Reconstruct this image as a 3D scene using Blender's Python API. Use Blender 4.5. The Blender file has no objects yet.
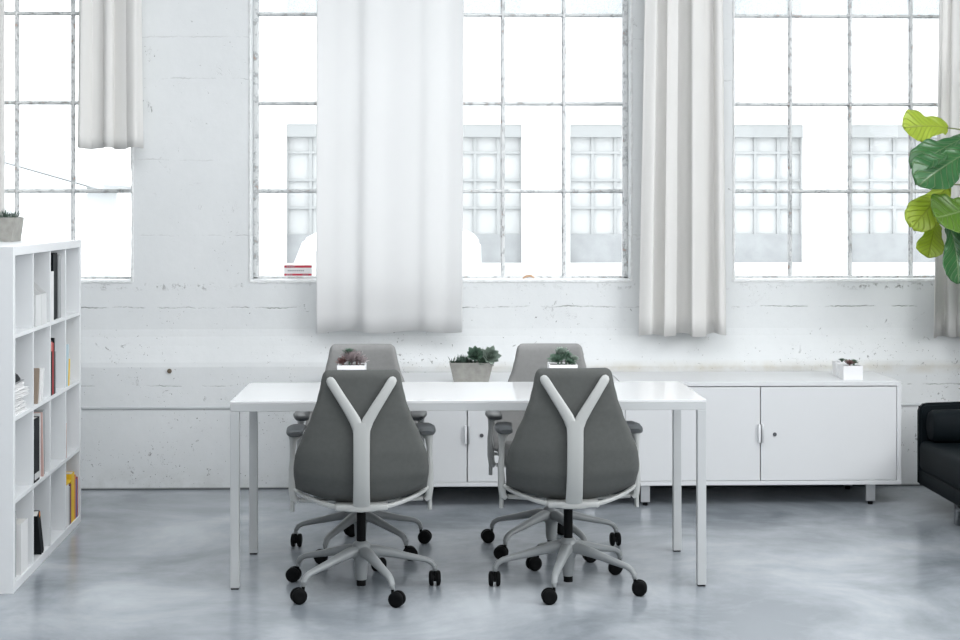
import bpy, bmesh, math, random
from mathutils import Vector, Matrix
PI = math.pi
R = math.radians
scn = bpy.context.scene
col = scn.collection
rnd = random.Random(7)

# ------------------------------------------------------------------ materials
def nd(nt, typ, **kw):
    n = nt.nodes.new(typ)
    for k, v in kw.items():
        if k in n.inputs: n.inputs[k].default_value = v
        else: setattr(n, k, v)
    return n

def newmat(name):
    m = bpy.data.materials.new(name); m.use_nodes = True
    nt = m.node_tree
    return m, nt, nt.nodes['Principled BSDF']

def mat(name, c, rough=.5, metal=0, var=.06, scale=12, bump=0., bscale=300, spec=.5):
    m, nt, p = newmat(name)
    tc = nd(nt, 'ShaderNodeTexCoord')
    nz = nd(nt, 'ShaderNodeTexNoise', Scale=scale, Detail=4.)
    nt.links.new(tc.outputs['Object'], nz.inputs['Vector'])
    mx = nd(nt, 'ShaderNodeMix', data_type='RGBA')
    a = [x*(1-var) for x in c]; b = [min(1, x*(1+var)) for x in c]
    mx.inputs[6].default_value = (*a, 1); mx.inputs[7].default_value = (*b, 1)
    nt.links.new(nz.outputs['Fac'], mx.inputs[0])
    nt.links.new(mx.outputs[2], p.inputs['Base Color'])
    p.inputs['Roughness'].default_value = rough
    p.inputs['Metallic'].default_value = metal
    p.inputs['Specular IOR Level'].default_value = spec
    if bump:
        n2 = nd(nt, 'ShaderNodeTexNoise', Scale=bscale, Detail=3.)
        nt.links.new(tc.outputs['Object'], n2.inputs['Vector'])
        bp = nd(nt, 'ShaderNodeBump', Strength=bump, Distance=.002)
        nt.links.new(n2.outputs['Fac'], bp.inputs['Height'])
        nt.links.new(bp.outputs['Normal'], p.inputs['Normal'])
    return m

M = {}
M['white'] = mat('white_lacquer', (.83, .84, .85), .28, var=.01)
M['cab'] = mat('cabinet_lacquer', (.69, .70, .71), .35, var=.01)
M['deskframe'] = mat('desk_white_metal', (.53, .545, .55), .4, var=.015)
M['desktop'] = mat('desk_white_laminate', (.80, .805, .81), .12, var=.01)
M['shelf'] = mat('shelf_white_foil', (.76, .775, .785), .4, var=.02)
M['gap'] = mat('dark_gap', (.12, .13, .14), .6)
M['metal'] = mat('brushed_metal', (.55, .56, .57), .35, .7)
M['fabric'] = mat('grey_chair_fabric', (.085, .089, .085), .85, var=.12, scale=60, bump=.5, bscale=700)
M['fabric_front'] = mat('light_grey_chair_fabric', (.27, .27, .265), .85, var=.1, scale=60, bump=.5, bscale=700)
M['frame'] = mat('fog_grey_plastic', (.43, .44, .43), .38, var=.03)
M['base'] = mat('fog_grey_base', (.25, .265, .27), .38, var=.03)
M['armdark'] = mat('grey_arm_pad', (.075, .082, .086), .38, var=.05)
M['black'] = mat('black_plastic', (.005, .0055, .006), .6, spec=.08)
M['wheel'] = mat('caster_tread', (.005, .0055, .006), .6, spec=.08)
M['leather'] = mat('navy_black_leather', (.004, .007, .009), .6, var=.3, scale=9, bump=.4, bscale=180, spec=.1)
M['chrome'] = mat('chrome', (.35, .36, .37), .15, 1)
M['concrete_pot'] = mat('concrete_planter', (.34, .335, .31), .8, var=.35, scale=30, bump=.6, bscale=120)
M['pot'] = mat('white_ceramic', (.84, .84, .85), .3, var=.01)
M['soil'] = mat('dark_soil', (.05, .035, .025), .95, var=.5, scale=80, bump=1, bscale=200)
M['rod'] = mat('grey_rod', (.4, .4, .4), .4, .6)
M['ceiling'] = mat('ceiling_paint', (.30, .31, .32), .9)
M['brick'] = mat('grey_side_wall_paint', (.34, .35, .36), .85, var=.15, scale=3)
M['flake'] = mat('flaking_edge_paint', (.74, .75, .75), .8, var=.25, scale=40, bump=1, bscale=60)
M['wood'] = mat('bark', (.16, .11, .07), .85, var=.4, scale=30, bump=.8, bscale=60)
M['basket'] = mat('planter_grey', (.35, .35, .35), .7)

def matc(name, c, rough=.6): 
    if name not in M: M[name] = mat(name, c, rough, var=.05)
    return M[name]

def wall_material():
    m, nt, p = newmat('painted_concrete_wall')
    L = nt.links.new
    tc = nd(nt, 'ShaderNodeTexCoord'); sep = nd(nt, 'ShaderNodeSeparateXYZ')
    L(tc.outputs['Object'], sep.inputs[0])
    def noise(scale, detail=5., rough=.55, dist=0., sc=None):
        n = nd(nt, 'ShaderNodeTexNoise', Scale=scale, Detail=detail, Roughness=rough, Distortion=dist)
        if sc:
            mp = nd(nt, 'ShaderNodeMapping'); mp.inputs['Scale'].default_value = sc
            L(tc.outputs['Object'], mp.inputs['Vector']); L(mp.outputs[0], n.inputs['Vector'])
        else: L(tc.outputs['Object'], n.inputs['Vector'])
        return n.outputs['Fac']
    def ramp(src, stops):
        r = nd(nt, 'ShaderNodeValToRGB'); e = r.color_ramp.elements
        e[0].position, e[0].color = stops[0][0], (*[stops[0][1]]*3, 1)
        e[1].position, e[1].color = stops[-1][0], (*[stops[-1][1]]*3, 1)
        for pos, v in stops[1:-1]:
            k = e.new(pos); k.color = (v, v, v, 1)
        L(src, r.inputs[0]); return r.outputs[0]
    def math_(op, a, b=None, c=None):
        n = nd(nt, 'ShaderNodeMath', operation=op)
        for i, v in enumerate((a, b, c)):
            if v is None: continue
            if isinstance(v, (int, float)): n.inputs[i].default_value = v
            else: L(v, n.inputs[i])
        return n.outputs[0]
    def mix(fac, a, b):
        n = nd(nt, 'ShaderNodeMix', data_type='RGBA')
        if isinstance(fac, (int, float)): n.inputs[0].default_value = fac
        else: L(fac, n.inputs[0])
        for i, v in ((6, a), (7, b)):
            if isinstance(v, tuple): n.inputs[i].default_value = (*v, 1)
            else: L(v, n.inputs[i])
        return n.outputs[2]
    x, z = sep.outputs[0], sep.outputs[2]
    base = mix(noise(1.6, 6.), (.68, .70, .705), (.80, .815, .82))
    fine = ramp(noise(14, 6., .7), [(.35, 0), (.7, 1)])
    base = mix(math_('MULTIPLY', fine, .18), base, (.63, .655, .66))
    # chipped specks, denser in patches and towards the sill and the foot of the wall
    patch = ramp(noise(2.3, 3.), [(.45, 0), (.62, 1)])
    low = math_('SUBTRACT', 1.0, math_('SMOOTH_MIN', math_('MULTIPLY', math_('MAXIMUM', math_('SUBTRACT', z, .5), 0.), 1.1), 1.0, .1))
    dens = math_('MULTIPLY_ADD', low, .035, math_('MULTIPLY', patch, .045))
    sp = noise(30, 5., .6, 1.6)
    thr = math_('SUBTRACT', .745, dens)
    chips = math_('MULTIPLY', math_('MAXIMUM', math_('SUBTRACT', sp, thr), 0.), 40.)
    chips = math_('MINIMUM', chips, 1.)
    # larger hollow flakes: thin rims where the paint has lifted
    rim = math_('ABSOLUTE', math_('SUBTRACT', noise(9, 4., .6, 1.2), .63))
    rim = math_('MAXIMUM', math_('SUBTRACT', 1., math_('MULTIPLY', rim, 130.)), 0.)
    rim = math_('MULTIPLY', math_('MULTIPLY', rim, patch), ramp(noise(17, 2.), [(.5, 0), (.6, .8)]))
    big = noise(14, 6., .65, 2.)
    chipb = math_('MINIMUM', math_('MULTIPLY', math_('MAXIMUM', math_('SUBTRACT', big, math_('SUBTRACT', .71, dens)), 0.), 30.), .8)
    chips = math_('MAXIMUM', chips, math_('MAXIMUM', rim, chipb))
    sp2 = noise(75, 2., .5)
    chips2 = math_('MINIMUM', math_('MULTIPLY', math_('MAXIMUM', math_('SUBTRACT', sp2, math_('SUBTRACT', .755, dens)), 0.), 30.), 1.)
    # form-board lines: thin, broken, wandering
    warp = math_('MULTIPLY_ADD', noise(5, 3.), .03, z)
    warp = math_('MULTIPLY_ADD', noise(40, 3.), .012, warp)
    lines = 0.
    for zl, s in ((.57, .8), (1.0, 1.), (1.40, .4), (1.82, .35), (2.27, .4), (2.5, .3)):
        d = math_('ABSOLUTE', math_('SUBTRACT', warp, zl+.021))
        l = math_('MULTIPLY', math_('MAXIMUM', math_('SUBTRACT', 1., math_('MULTIPLY', d, 220.)), 0.), s)
        lines = math_('MAXIMUM', lines, l)
    brk = ramp(noise(3.1, 5., .7, 0., (1.6, 1, .6)), [(.46, 0), (.60, 1)])
    lines = math_('MULTIPLY', lines, brk)
    # chips gathered below the window sills
    sd = math_('ABSOLUTE', math_('SUBTRACT', z, 1.115))
    sm = math_('MAXIMUM', math_('SUBTRACT', 1., math_('MULTIPLY', sd, 40.)), 0.)
    sillc = math_('MULTIPLY', sm, ramp(noise(30, 4., .7), [(.55, 0), (.62, 1)]))
    sillc = math_('MULTIPLY', sillc, ramp(noise(1.1, 2.), [(.45, .15), (.6, 1)]))
    dark = math_('MAXIMUM', math_('MAXIMUM', chips, chips2), math_('MAXIMUM', lines, sillc))
    # ochre stain just under the ledge
    od = math_('ABSOLUTE', math_('SUBTRACT', z, .665))
    oc = math_('MAXIMUM', math_('SUBTRACT', 1., math_('MULTIPLY', od, 22.)), 0.)
    right = math_('MINIMUM', math_('MAXIMUM', math_('MULTIPLY_ADD', x, .5, .5), 0.), 1.)
    oc = math_('MULTIPLY', math_('MULTIPLY', oc, right), ramp(noise(6, 5., .6), [(.38, .12), (.66, 1)]))
    base = mix(math_('MULTIPLY', oc, .55), base, (.50, .44, .32))
    # grime along the foot
    ft = math_('MAXIMUM', math_('SUBTRACT', 1., math_('MULTIPLY', z, 7.)), 0.)
    ft = math_('MULTIPLY', ft, ramp(noise(9, 6., .7), [(.42, .1), (.62, 1)]))
    base = mix(math_('MULTIPLY', ft, .3), base, (.33, .33, .28))
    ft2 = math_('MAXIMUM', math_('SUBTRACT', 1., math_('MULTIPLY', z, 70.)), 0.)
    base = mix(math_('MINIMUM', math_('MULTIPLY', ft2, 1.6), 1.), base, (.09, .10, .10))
    colr = mix(math_('MULTIPLY', dark, .8), base, (.16, .16, .15))
    L(colr, p.inputs['Base Color'])
    p.inputs['Roughness'].default_value = .75
    p.inputs['Specular IOR Level'].default_value = .25
    hgt = math_('SUBTRACT', math_('MULTIPLY_ADD', noise(18, 6., .6), .35, math_('MULTIPLY', noise(4, 3.), .8)), dark)
    bp = nd(nt, 'ShaderNodeBump', Strength=.55, Distance=.008)
    L(hgt, bp.inputs['Height']); L(bp.outputs[0], p.inputs['Normal'])
    return m
M['wall'] = wall_material()

def floor_material():
    m, nt, p = newmat('polished_concrete_floor')
    L = nt.links.new
    tc = nd(nt, 'ShaderNodeTexCoord')
    def noise(scale, d, r=.6, dist=0.):
        n = nd(nt, 'ShaderNodeTexNoise', Scale=scale, Detail=d, Roughness=r, Distortion=dist)
        L(tc.outputs['Object'], n.inputs['Vector']); return n.outputs['Fac']
    r = nd(nt, 'ShaderNodeValToRGB'); e = r.color_ramp.elements
    e[0].position, e[0].color = .38, (.205, .23, .255, 1)
    e[1].position, e[1].color = .66, (.43, .46, .49, 1)
    L(noise(1.3, 8., .62, .4), r.inputs[0])
    r2 = nd(nt, 'ShaderNodeValToRGB'); e = r2.color_ramp.elements
    e[0].position, e[0].color = .60, (0, 0, 0, 1); e[1].position, e[1].color = .80, (.3, .3, .3, 1)
    L(noise(2.2, 10., .78, 1.5), r2.inputs[0])
    mx = nd(nt, 'ShaderNodeMix', data_type='RGBA'); L(r2.outputs[0], mx.inputs[0])
    L(r.outputs[0], mx.inputs[6]); mx.inputs[7].default_value = (.52, .54, .55, 1)
    # hairline scratches
    mp = nd(nt, 'ShaderNodeMapping'); mp.inputs['Scale'].default_value = (1, 6, 1); mp.inputs['Rotation'].default_value = (0, 0, .9)
    L(tc.outputs['Object'], mp.inputs[0])
    n3 = nd(nt, 'ShaderNodeTexNoise', Scale=3., Detail=12., Roughness=.85); L(mp.outputs[0], n3.inputs['Vector'])
    r3 = nd(nt, 'ShaderNodeValToRGB'); e = r3.color_ramp.elements
    e[0].position, e[0].color = .62, (0, 0, 0, 1); e[1].position, e[1].color = .74, (.3, .3, .3, 1)
    L(n3.outputs['Fac'], r3.inputs[0])
    mx2 = nd(nt, 'ShaderNodeMix', data_type='RGBA'); L(r3.outputs[0], mx2.inputs[0])
    L(mx.outputs[2], mx2.inputs[6]); mx2.inputs[7].default_value = (.6, .62, .62, 1)
    L(mx2.outputs[2], p.inputs['Base Color'])
    rr = nd(nt, 'ShaderNodeMapRange'); rr.inputs['To Min'].default_value = .12; rr.inputs['To Max'].default_value = .27
    L(noise(3, 6.), rr.inputs[0]); L(rr.outputs[0], p.inputs['Roughness'])
    p.inputs['Specular IOR Level'].default_value = .6
    bp = nd(nt, 'ShaderNodeBump', Strength=.12, Distance=.003)
    L(noise(14, 5.), bp.inputs['Height']); L(bp.outputs[0], p.inputs['Normal'])
    return m
M['floor'] = floor_material()

def glass_material(name='window_glass', tint=(.97, .985, .985), frost=0.):
    m, nt, p = newmat(name); L = nt.links.new
    nt.nodes.remove(p)
    out = [n for n in nt.nodes if n.type == 'OUTPUT_MATERIAL'][0]
    tr = nd(nt, 'ShaderNodeBsdfTransparent'); tr.inputs[0].default_value = (*tint, 1)
    gl = nd(nt, 'ShaderNodeBsdfGlossy', Roughness=.03)
    fr = nd(nt, 'ShaderNodeFresnel', IOR=1.2)
    mx = nd(nt, 'ShaderNodeMixShader'); L(fr.outputs[0], mx.inputs[0]); L(tr.outputs[0], mx.inputs[1]); L(gl.outputs[0], mx.inputs[2])
    if frost:
        ts = nd(nt, 'ShaderNodeBsdfTranslucent'); ts.inputs[0].default_value = (.75, .78, .79, 1)
        tc = nd(nt, 'ShaderNodeTexCoord'); nz = nd(nt, 'ShaderNodeTexNoise', Scale=140., Detail=3.)
        L(tc.outputs['Object'], nz.inputs['Vector'])
        ml = nd(nt, 'ShaderNodeMath', operation='MULTIPLY'); ml.inputs[1].default_value = frost*2
        L(nz.outputs['Fac'], ml.inputs[0])
        m2 = nd(nt, 'ShaderNodeMixShader'); L(ml.outputs[0], m2.inputs[0]); L(mx.outputs[0], m2.inputs[1]); L(ts.outputs[0], m2.inputs[2])
        mx = m2
    L(mx.outputs[0], out.inputs[0])
    return m
M['glass'] = glass_material()
M['frosted'] = glass_material('wired_glass', (.9, .92, .92), .35)

def steel_material():
    m, nt, p = newmat('flaking_window_steel'); L = nt.links.new
    tc = nd(nt, 'ShaderNodeTexCoord')
    n = nd(nt, 'ShaderNodeTexNoise', Scale=22., Detail=7., Roughness=.7); L(tc.outputs['Object'], n.inputs['Vector'])
    r = nd(nt, 'ShaderNodeValToRGB'); e = r.color_ramp.elements
    e[0].position, e[0].color = .50, (.74, .75, .75, 1); e[1].position, e[1].color = .60, (.42, .44, .45, 1)
    k = e.new(.68); k.color = (.55, .36, .28, 1)
    L(n.outputs['Fac'], r.inputs[0]); L(r.outputs[0], p.inputs['Base Color'])
    p.inputs['Roughness'].default_value = .7
    return m
M['steel'] = steel_material()

def curtain_material(name, c, trans):
    m, nt, p = newmat(name); L = nt.links.new
    nt.nodes.remove(p)
    out = [n for n in nt.nodes if n.type == 'OUTPUT_MATERIAL'][0]
    df = nd(nt, 'ShaderNodeBsdfDiffuse'); df.inputs[0].default_value = (*c, 1)
    tl = nd(nt, 'ShaderNodeBsdfTranslucent'); tl.inputs[0].default_value = (*c, 1)
    tc = nd(nt, 'ShaderNodeTexCoord'); nz = nd(nt, 'ShaderNodeTexNoise', Scale=400., Detail=2.)
    L(tc.outputs['Object'], nz.inputs['Vector'])
    bp = nd(nt, 'ShaderNodeBump', Strength=.3, Distance=.001); L(nz.outputs['Fac'], bp.inputs['Height'])
    L(bp.outputs[0], df.inputs['Normal'])
    mx = nd(nt, 'ShaderNodeMixShader'); mx.inputs[0].default_value = trans
    L(df.outputs[0], mx.inputs[1]); L(tl.outputs[0], mx.inputs[2]); L(mx.outputs[0], out.inputs[0])
    return m
M['curtain'] = curtain_material('white_linen', (.84, .83, .81), .22)
M['sheer'] = curtain_material('sheer_white_linen', (.86, .86, .86), .48)

def leaf_material(name, dark, light, veinc, rough=.35, trans=.25, ns=9.):
    m, nt, p = newmat(name); L = nt.links.new
    out = [n for n in nt.nodes if n.type == 'OUTPUT_MATERIAL'][0]
    uv = nd(nt, 'ShaderNodeUVMap'); sep = nd(nt, 'ShaderNodeSeparateXYZ'); L(uv.outputs[0], sep.inputs[0])
    def mt(op, a, b=0.):
        n = nd(nt, 'ShaderNodeMath', operation=op)
        for i, v in enumerate((a, b)):
            if isinstance(v, (int, float)): n.inputs[i].default_value = v
            else: L(v, n.inputs[i])
        return n.outputs[0]
    au = mt('ABSOLUTE', mt('MULTIPLY', mt('SUBTRACT', sep.outputs[0], .5), 2.))
    ph = mt('SUBTRACT', mt('MULTIPLY', sep.outputs[1], ns), mt('MULTIPLY', au, 2.6))
    fr = mt('ABSOLUTE', mt('SUBTRACT', mt('FRACT', ph), .5))
    side = mt('MAXIMUM', mt('SUBTRACT', 1., mt('MULTIPLY', fr, 9.)), 0.)
    mid = mt('MAXIMUM', mt('SUBTRACT', 1., mt('MULTIPLY', au, 14.)), 0.)
    vein = mt('MULTIPLY', mt('MAXIMUM', side, mid), .7)
    tc = nd(nt, 'ShaderNodeTexCoord'); nz = nd(nt, 'ShaderNodeTexNoise', Scale=9., Detail=4.); L(tc.outputs['Object'], nz.inputs['Vector'])
    a = nd(nt, 'ShaderNodeMix', data_type='RGBA'); a.inputs[6].default_value = (*dark, 1); a.inputs[7].default_value = (*light, 1)
    L(nz.outputs['Fac'], a.inputs[0])
    b = nd(nt, 'ShaderNodeMix', data_type='RGBA'); L(vein, b.inputs[0]); L(a.outputs[2], b.inputs[6]); b.inputs[7].default_value = (*veinc, 1)
    p.inputs['Specular IOR Level'].default_value = .8
    L(b.outputs[2], p.inputs['Base Color']); p.inputs['Roughness'].default_value = rough
    bp = nd(nt, 'ShaderNodeBump', Strength=.9, Distance=.006); L(vein, bp.inputs['Height']); bp.invert = True
    L(bp.outputs[0], p.inputs['Normal'])
    tl = nd(nt, 'ShaderNodeBsdfTranslucent'); L(b.outputs[2], tl.inputs[0])
    mx = nd(nt, 'ShaderNodeMixShader'); mx.inputs[0].default_value = trans
    L(p.outputs[0], mx.inputs[1]); L(tl.outputs[0], mx.inputs[2]); L(mx.outputs[0], out.inputs[0])
    return m
M['fig'] = leaf_material('fig_leaf', (.025, .13, .05), (.08, .24, .07), (.30, .42, .22), .28, .3)
M['figmid'] = leaf_material('fig_leaf_mid', (.10, .26, .03), (.22, .38, .05), (.36, .50, .20), .35, .4)
M['figyoung'] = leaf_material('fig_leaf_young', (.42, .55, .06), (.62, .72, .12), (.40, .45, .10), .4, .5)
M['succ'] = leaf_material('succulent_green', (.08, .17, .12), (.24, .36, .26), (.42, .52, .42), .4, .1, 2)
M['succpale'] = leaf_material('succulent_pale', (.22, .32, .26), (.50, .58, .50), (.58, .64, .58), .4, .1, 2)
M['succred'] = leaf_material('succulent_red', (.18, .05, .05), (.34, .24, .22), (.45, .35, .35), .4, .1, 2)
M['succpink'] = leaf_material('succulent_pink', (.34, .26, .27), (.58, .52, .53), (.65, .6, .6), .4, .1, 2)
M['succspike'] = leaf_material('succulent_spike', (.04, .09, .06), (.16, .24, .19), (.3, .4, .35), .45, .1, 2)

# ------------------------------------------------------------------ geometry
def link(name, bm, m, parent=None, smooth=True, bevel=0, loc=None, rotz=0):
    me = bpy.data.meshes.new(name)
    bmesh.ops.recalc_face_normals(bm, faces=bm.faces[:])
    bm.to_mesh(me); bm.free()
    if not isinstance(m, (list, tuple)): m = [m]
    for q in m: me.materials.append(q)
    if smooth:
        me.shade_smooth()
        try: me.set_sharp_from_angle(angle=R(35))
        except Exception: pass
    o = bpy.data.objects.new(name, me); col.objects.link(o)
    if parent: o.parent = parent
    if loc: o.location = loc
    if rotz: o.rotation_euler[2] = rotz
    return o

def tag(o, label=None, cat=None, group=None, kind=None):
    if label: o['label'] = label
    if cat: o['category'] = cat
    if group: o['group'] = group
    if kind: o['kind'] = kind
    return o

def empty(name, loc=(0, 0, 0), rotz=0, label=None, cat=None, group=None, kind=None):
    o = bpy.data.objects.new(name, None); col.objects.link(o)
    o.empty_display_size = .1
    o.location = loc; o.rotation_euler[2] = rotz
    return tag(o, label, cat, group, kind)

def B(): return bmesh.new()

def box(bm, x0, x1, y0, y1, z0, z1, bev=0, seg=2, mi=0, mtx=None):
    r = bmesh.ops.create_cube(bm, size=1)
    vs = r['verts']
    for v in vs:
        v.co = Vector((x0+(v.co.x+.5)*(x1-x0), y0+(v.co.y+.5)*(y1-y0), z0+(v.co.z+.5)*(z1-z0)))
    fs = set(f for v in vs for f in v.link_faces)
    if bev:
        es = list(set(e for v in vs for e in v.link_edges))
        rr = bmesh.ops.bevel(bm, geom=es, offset=bev, segments=seg, affect='EDGES', profile=.5)
        fs = set(rr['faces']) | set(f for f in fs if f.is_valid)
        vs = list(set(v for f in fs for v in f.verts))
    for f in fs: f.material_index = mi
    if mtx: bmesh.ops.transform(bm, matrix=mtx, verts=vs)
    return vs

def boxobj(name, dims, m, parent=None, bev=.002, **kw):
    kw.setdefault('smooth', False)
    bm = B(); box(bm, *dims, bev=bev)
    return link(name, bm, m, parent, **kw)

def cyl(bm, p0, p1, r0, r1=None, n=16, mi=0):
    r1 = r0 if r1 is None else r1
    return sweep(bm, [p0, p1], [r0, r1], [r0, r1], n=n, power=2, mi=mi)

def sweep(bm, path, ws, hs, n=12, power=2.0, up=(0, 0, 1), mi=0, cap=True):
    path = [Vector(p) for p in path]; up = Vector(up)
    rings = []
    for i, p in enumerate(path):
        a = path[max(0, i-1)]; b = path[min(len(path)-1, i+1)]
        t = (b-a).normalized()
        u = up
        if abs(t.dot(u)) > .97: u = Vector((0, 1, 0)) if abs(t.y) < .9 else Vector((1, 0, 0))
        s = t.cross(u).normalized(); v = s.cross(t).normalized()
        ring = []
        for k in range(n):
            th = 2*PI*(k+.5)/n
            c, sn = math.cos(th), math.sin(th)
            q = (abs(c)**power+abs(sn)**power)**(-1/power)
            ring.append(bm.verts.new(p+s*(c*q*ws[i])+v*(sn*q*hs[i])))
        rings.append(ring)
    for a, b in zip(rings, rings[1:]):
        for k in range(n):
            f = bm.faces.new((a[k], a[(k+1) % n], b[(k+1) % n], b[k])); f.material_index = mi
    if cap:
        f = bm.faces.new(rings[0][::-1]); f.material_index = mi
        f = bm.faces.new(rings[-1]); f.material_index = mi
    return rings

def bez(p0, p1, p2, n=8):
    p0, p1, p2 = map(Vector, (p0, p1, p2))
    return [(1-t)**2*p0+2*t*(1-t)*p1+t*t*p2 for t in [i/n for i in range(n+1)]]

def interp(tbl, x):
    if x <= tbl[0][0]: return tbl[0][1]
    for (a, va), (b, vb) in zip(tbl, tbl[1:]):
        if x <= b:
            t = (x-a)/(b-a); t = t*t*(3-2*t)*.4+t*.6
            return va+(vb-va)*t
    return tbl[-1][1]

def lathe(bm, prof, c=(0, 0, 0), n=24, mi=0):
    rings = []
    for r, z in prof:
        rings.append([bm.verts.new((c[0]+r*math.cos(2*PI*k/n), c[1]+r*math.sin(2*PI*k/n), c[2]+z)) for k in range(n)])
    for a, b in zip(rings, rings[1:]):
        for k in range(n):
            bm.faces.new((a[k], a[(k+1) % n], b[(k+1) % n], b[k])).material_index = mi
    bm.faces.new(rings[0][::-1]).material_index = mi; bm.faces.new(rings[-1]).material_index = mi

def prism(bm, pts, axis, a, b, mi=0):
    """polygon pts in the two other axes, extruded along axis from a to b"""
    def mk(p, t):
        return {'x': (t, p[0], p[1]), 'y': (p[0], t, p[1]), 'z': (p[0], p[1], t)}[axis]
    A = [bm.verts.new(mk(p, a)) for p in pts]; C = [bm.verts.new(mk(p, b)) for p in pts]
    n = len(pts)
    fs = [bm.faces.new(A[::-1]), bm.faces.new(C)]
    for k in range(n): fs.append(bm.faces.new((A[k], A[(k+1) % n], C[(k+1) % n], C[k])))
    for f in fs: f.material_index = mi
    return A+C

# ------------------------------------------------------------------ room
XL, XR, YB, YF, ZC = -3.75, 4.7, -2.2, 8.68, 4.3
WY = 8.87                      # plane of the window glass
WT = 9.0                       # outer face of the wall
WZ0, WZ1 = 1.143, 3.66
WIN = [(-3.40, -1.676), (-1.028, 1.098), (1.673, 3.80)]

def wall_holes(name, x0, x1, z0, z1, holes, ya, yb, m, grid=None):
    """wall slab between planes ya (room side) and yb with rectangular holes"""
    bm = B()
    xs = sorted(set([x0, x1]+[h[0] for h in holes]+[h[1] for h in holes]))
    zs = sorted(set([z0, z1]+[h[2] for h in holes]+[h[3] for h in holes]))
    cache = {}
    def V(x, y, z):
        k = (round(x, 5), round(y, 5), round(z, 5))
        if k not in cache: cache[k] = bm.verts.new(k)
        return cache[k]
    def hole(i, j):
        if i < 0 or j < 0 or i >= len(xs)-1 or j >= len(zs)-1: return True
        cx, cz = (xs[i]+xs[i+1])/2, (zs[j]+zs[j+1])/2
        return any(h[0] < cx < h[1] and h[2] < cz < h[3] for h in holes)
    for i in range(len(xs)-1):
        for j in range(len(zs)-1):
            if hole(i, j): continue
            a, b, c, d = xs[i], xs[i+1], zs[j], zs[j+1]
            bm.faces.new((V(a, ya, c), V(b, ya, c), V(b, ya, d), V(a, ya, d)))
            bm.faces.new((V(a, yb, d), V(b, yb, d), V(b, yb, c), V(a, yb, c)))
            if hole(i-1, j): bm.faces.new((V(a, ya, c), V(a, ya, d), V(a, yb, d), V(a, yb, c)))
            if hole(i+1, j): bm.faces.new((V(b, ya, d), V(b, ya, c), V(b, yb, c), V(b, yb, d)))
            if hole(i, j-1): bm.faces.new((V(a, ya, c), V(a, yb, c), V(b, yb, c), V(b, ya, c)))
            if hole(i, j+1): bm.faces.new((V(a, yb, d), V(a, ya, d), V(b, ya, d), V(b, yb, d)))
    return bm

bm = wall_holes('wall_front', XL, XR, 0, ZC, [(a, b, WZ0, WZ1) for a, b in WIN], YF, WT, M['wall'])
# rough concrete sill lip and the thicker foot of the wall with its sloping ledge
prism(bm, [(YF, 0), (YF, .88), (YF-.006, .84), (YF-.02, .79), (YF-.036, .74), (YF-.050, .70), (YF-.055, .675), (YF-.055, 0)], 'x', XL, XR)
wf = tag(link('wall_front', bm, M['wall'], smooth=False), 'white painted rough concrete wall with chipped paint and a sloping ledge', kind='structure')

bm = B(); box(bm, XL-.2, XR+.2, YB-.2, WT, -.15, 0)
tag(link('floor', bm, M['floor'], smooth=False), 'blue grey polished concrete floor with pale scuffs', kind='structure')
bm = wall_holes('c', XL, XR, YB, YF, [(-2.6, 3.6, 3.1, 6.8)], ZC, ZC+.2, None)  # skylight opening added out of view to let fill light in
for v in bm.verts: v.co = Vector((v.co.x, v.co.z, v.co.y))
tag(link('ceiling', bm, M['ceiling'], smooth=False), 'grey ceiling with an added skylight opening', kind='structure')
bm = B(); box(bm, XL-.2, XL, YB-.2, WT, 0, ZC+.2)
tag(link('wall_left', bm, M['brick'], smooth=False), kind='structure')
bm = wall_holes('r', YB, YF, 0, ZC, [(1.0, 6.0, 1.1, 3.7)], XR, XR+.2, None)
for v in bm.verts: v.co = Vector((v.co.y, v.co.x, v.co.z))
tag(link('wall_right', bm, M['brick'], smooth=False), kind='structure')
bm = wall_holes('b', XL, XR, 0, ZC, [(-3.2, 4.1, 2.2, 3.9)], YB, YB-.2, None)
tag(link('wall_back', bm, M['brick'], smooth=False), kind='structure')

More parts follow.
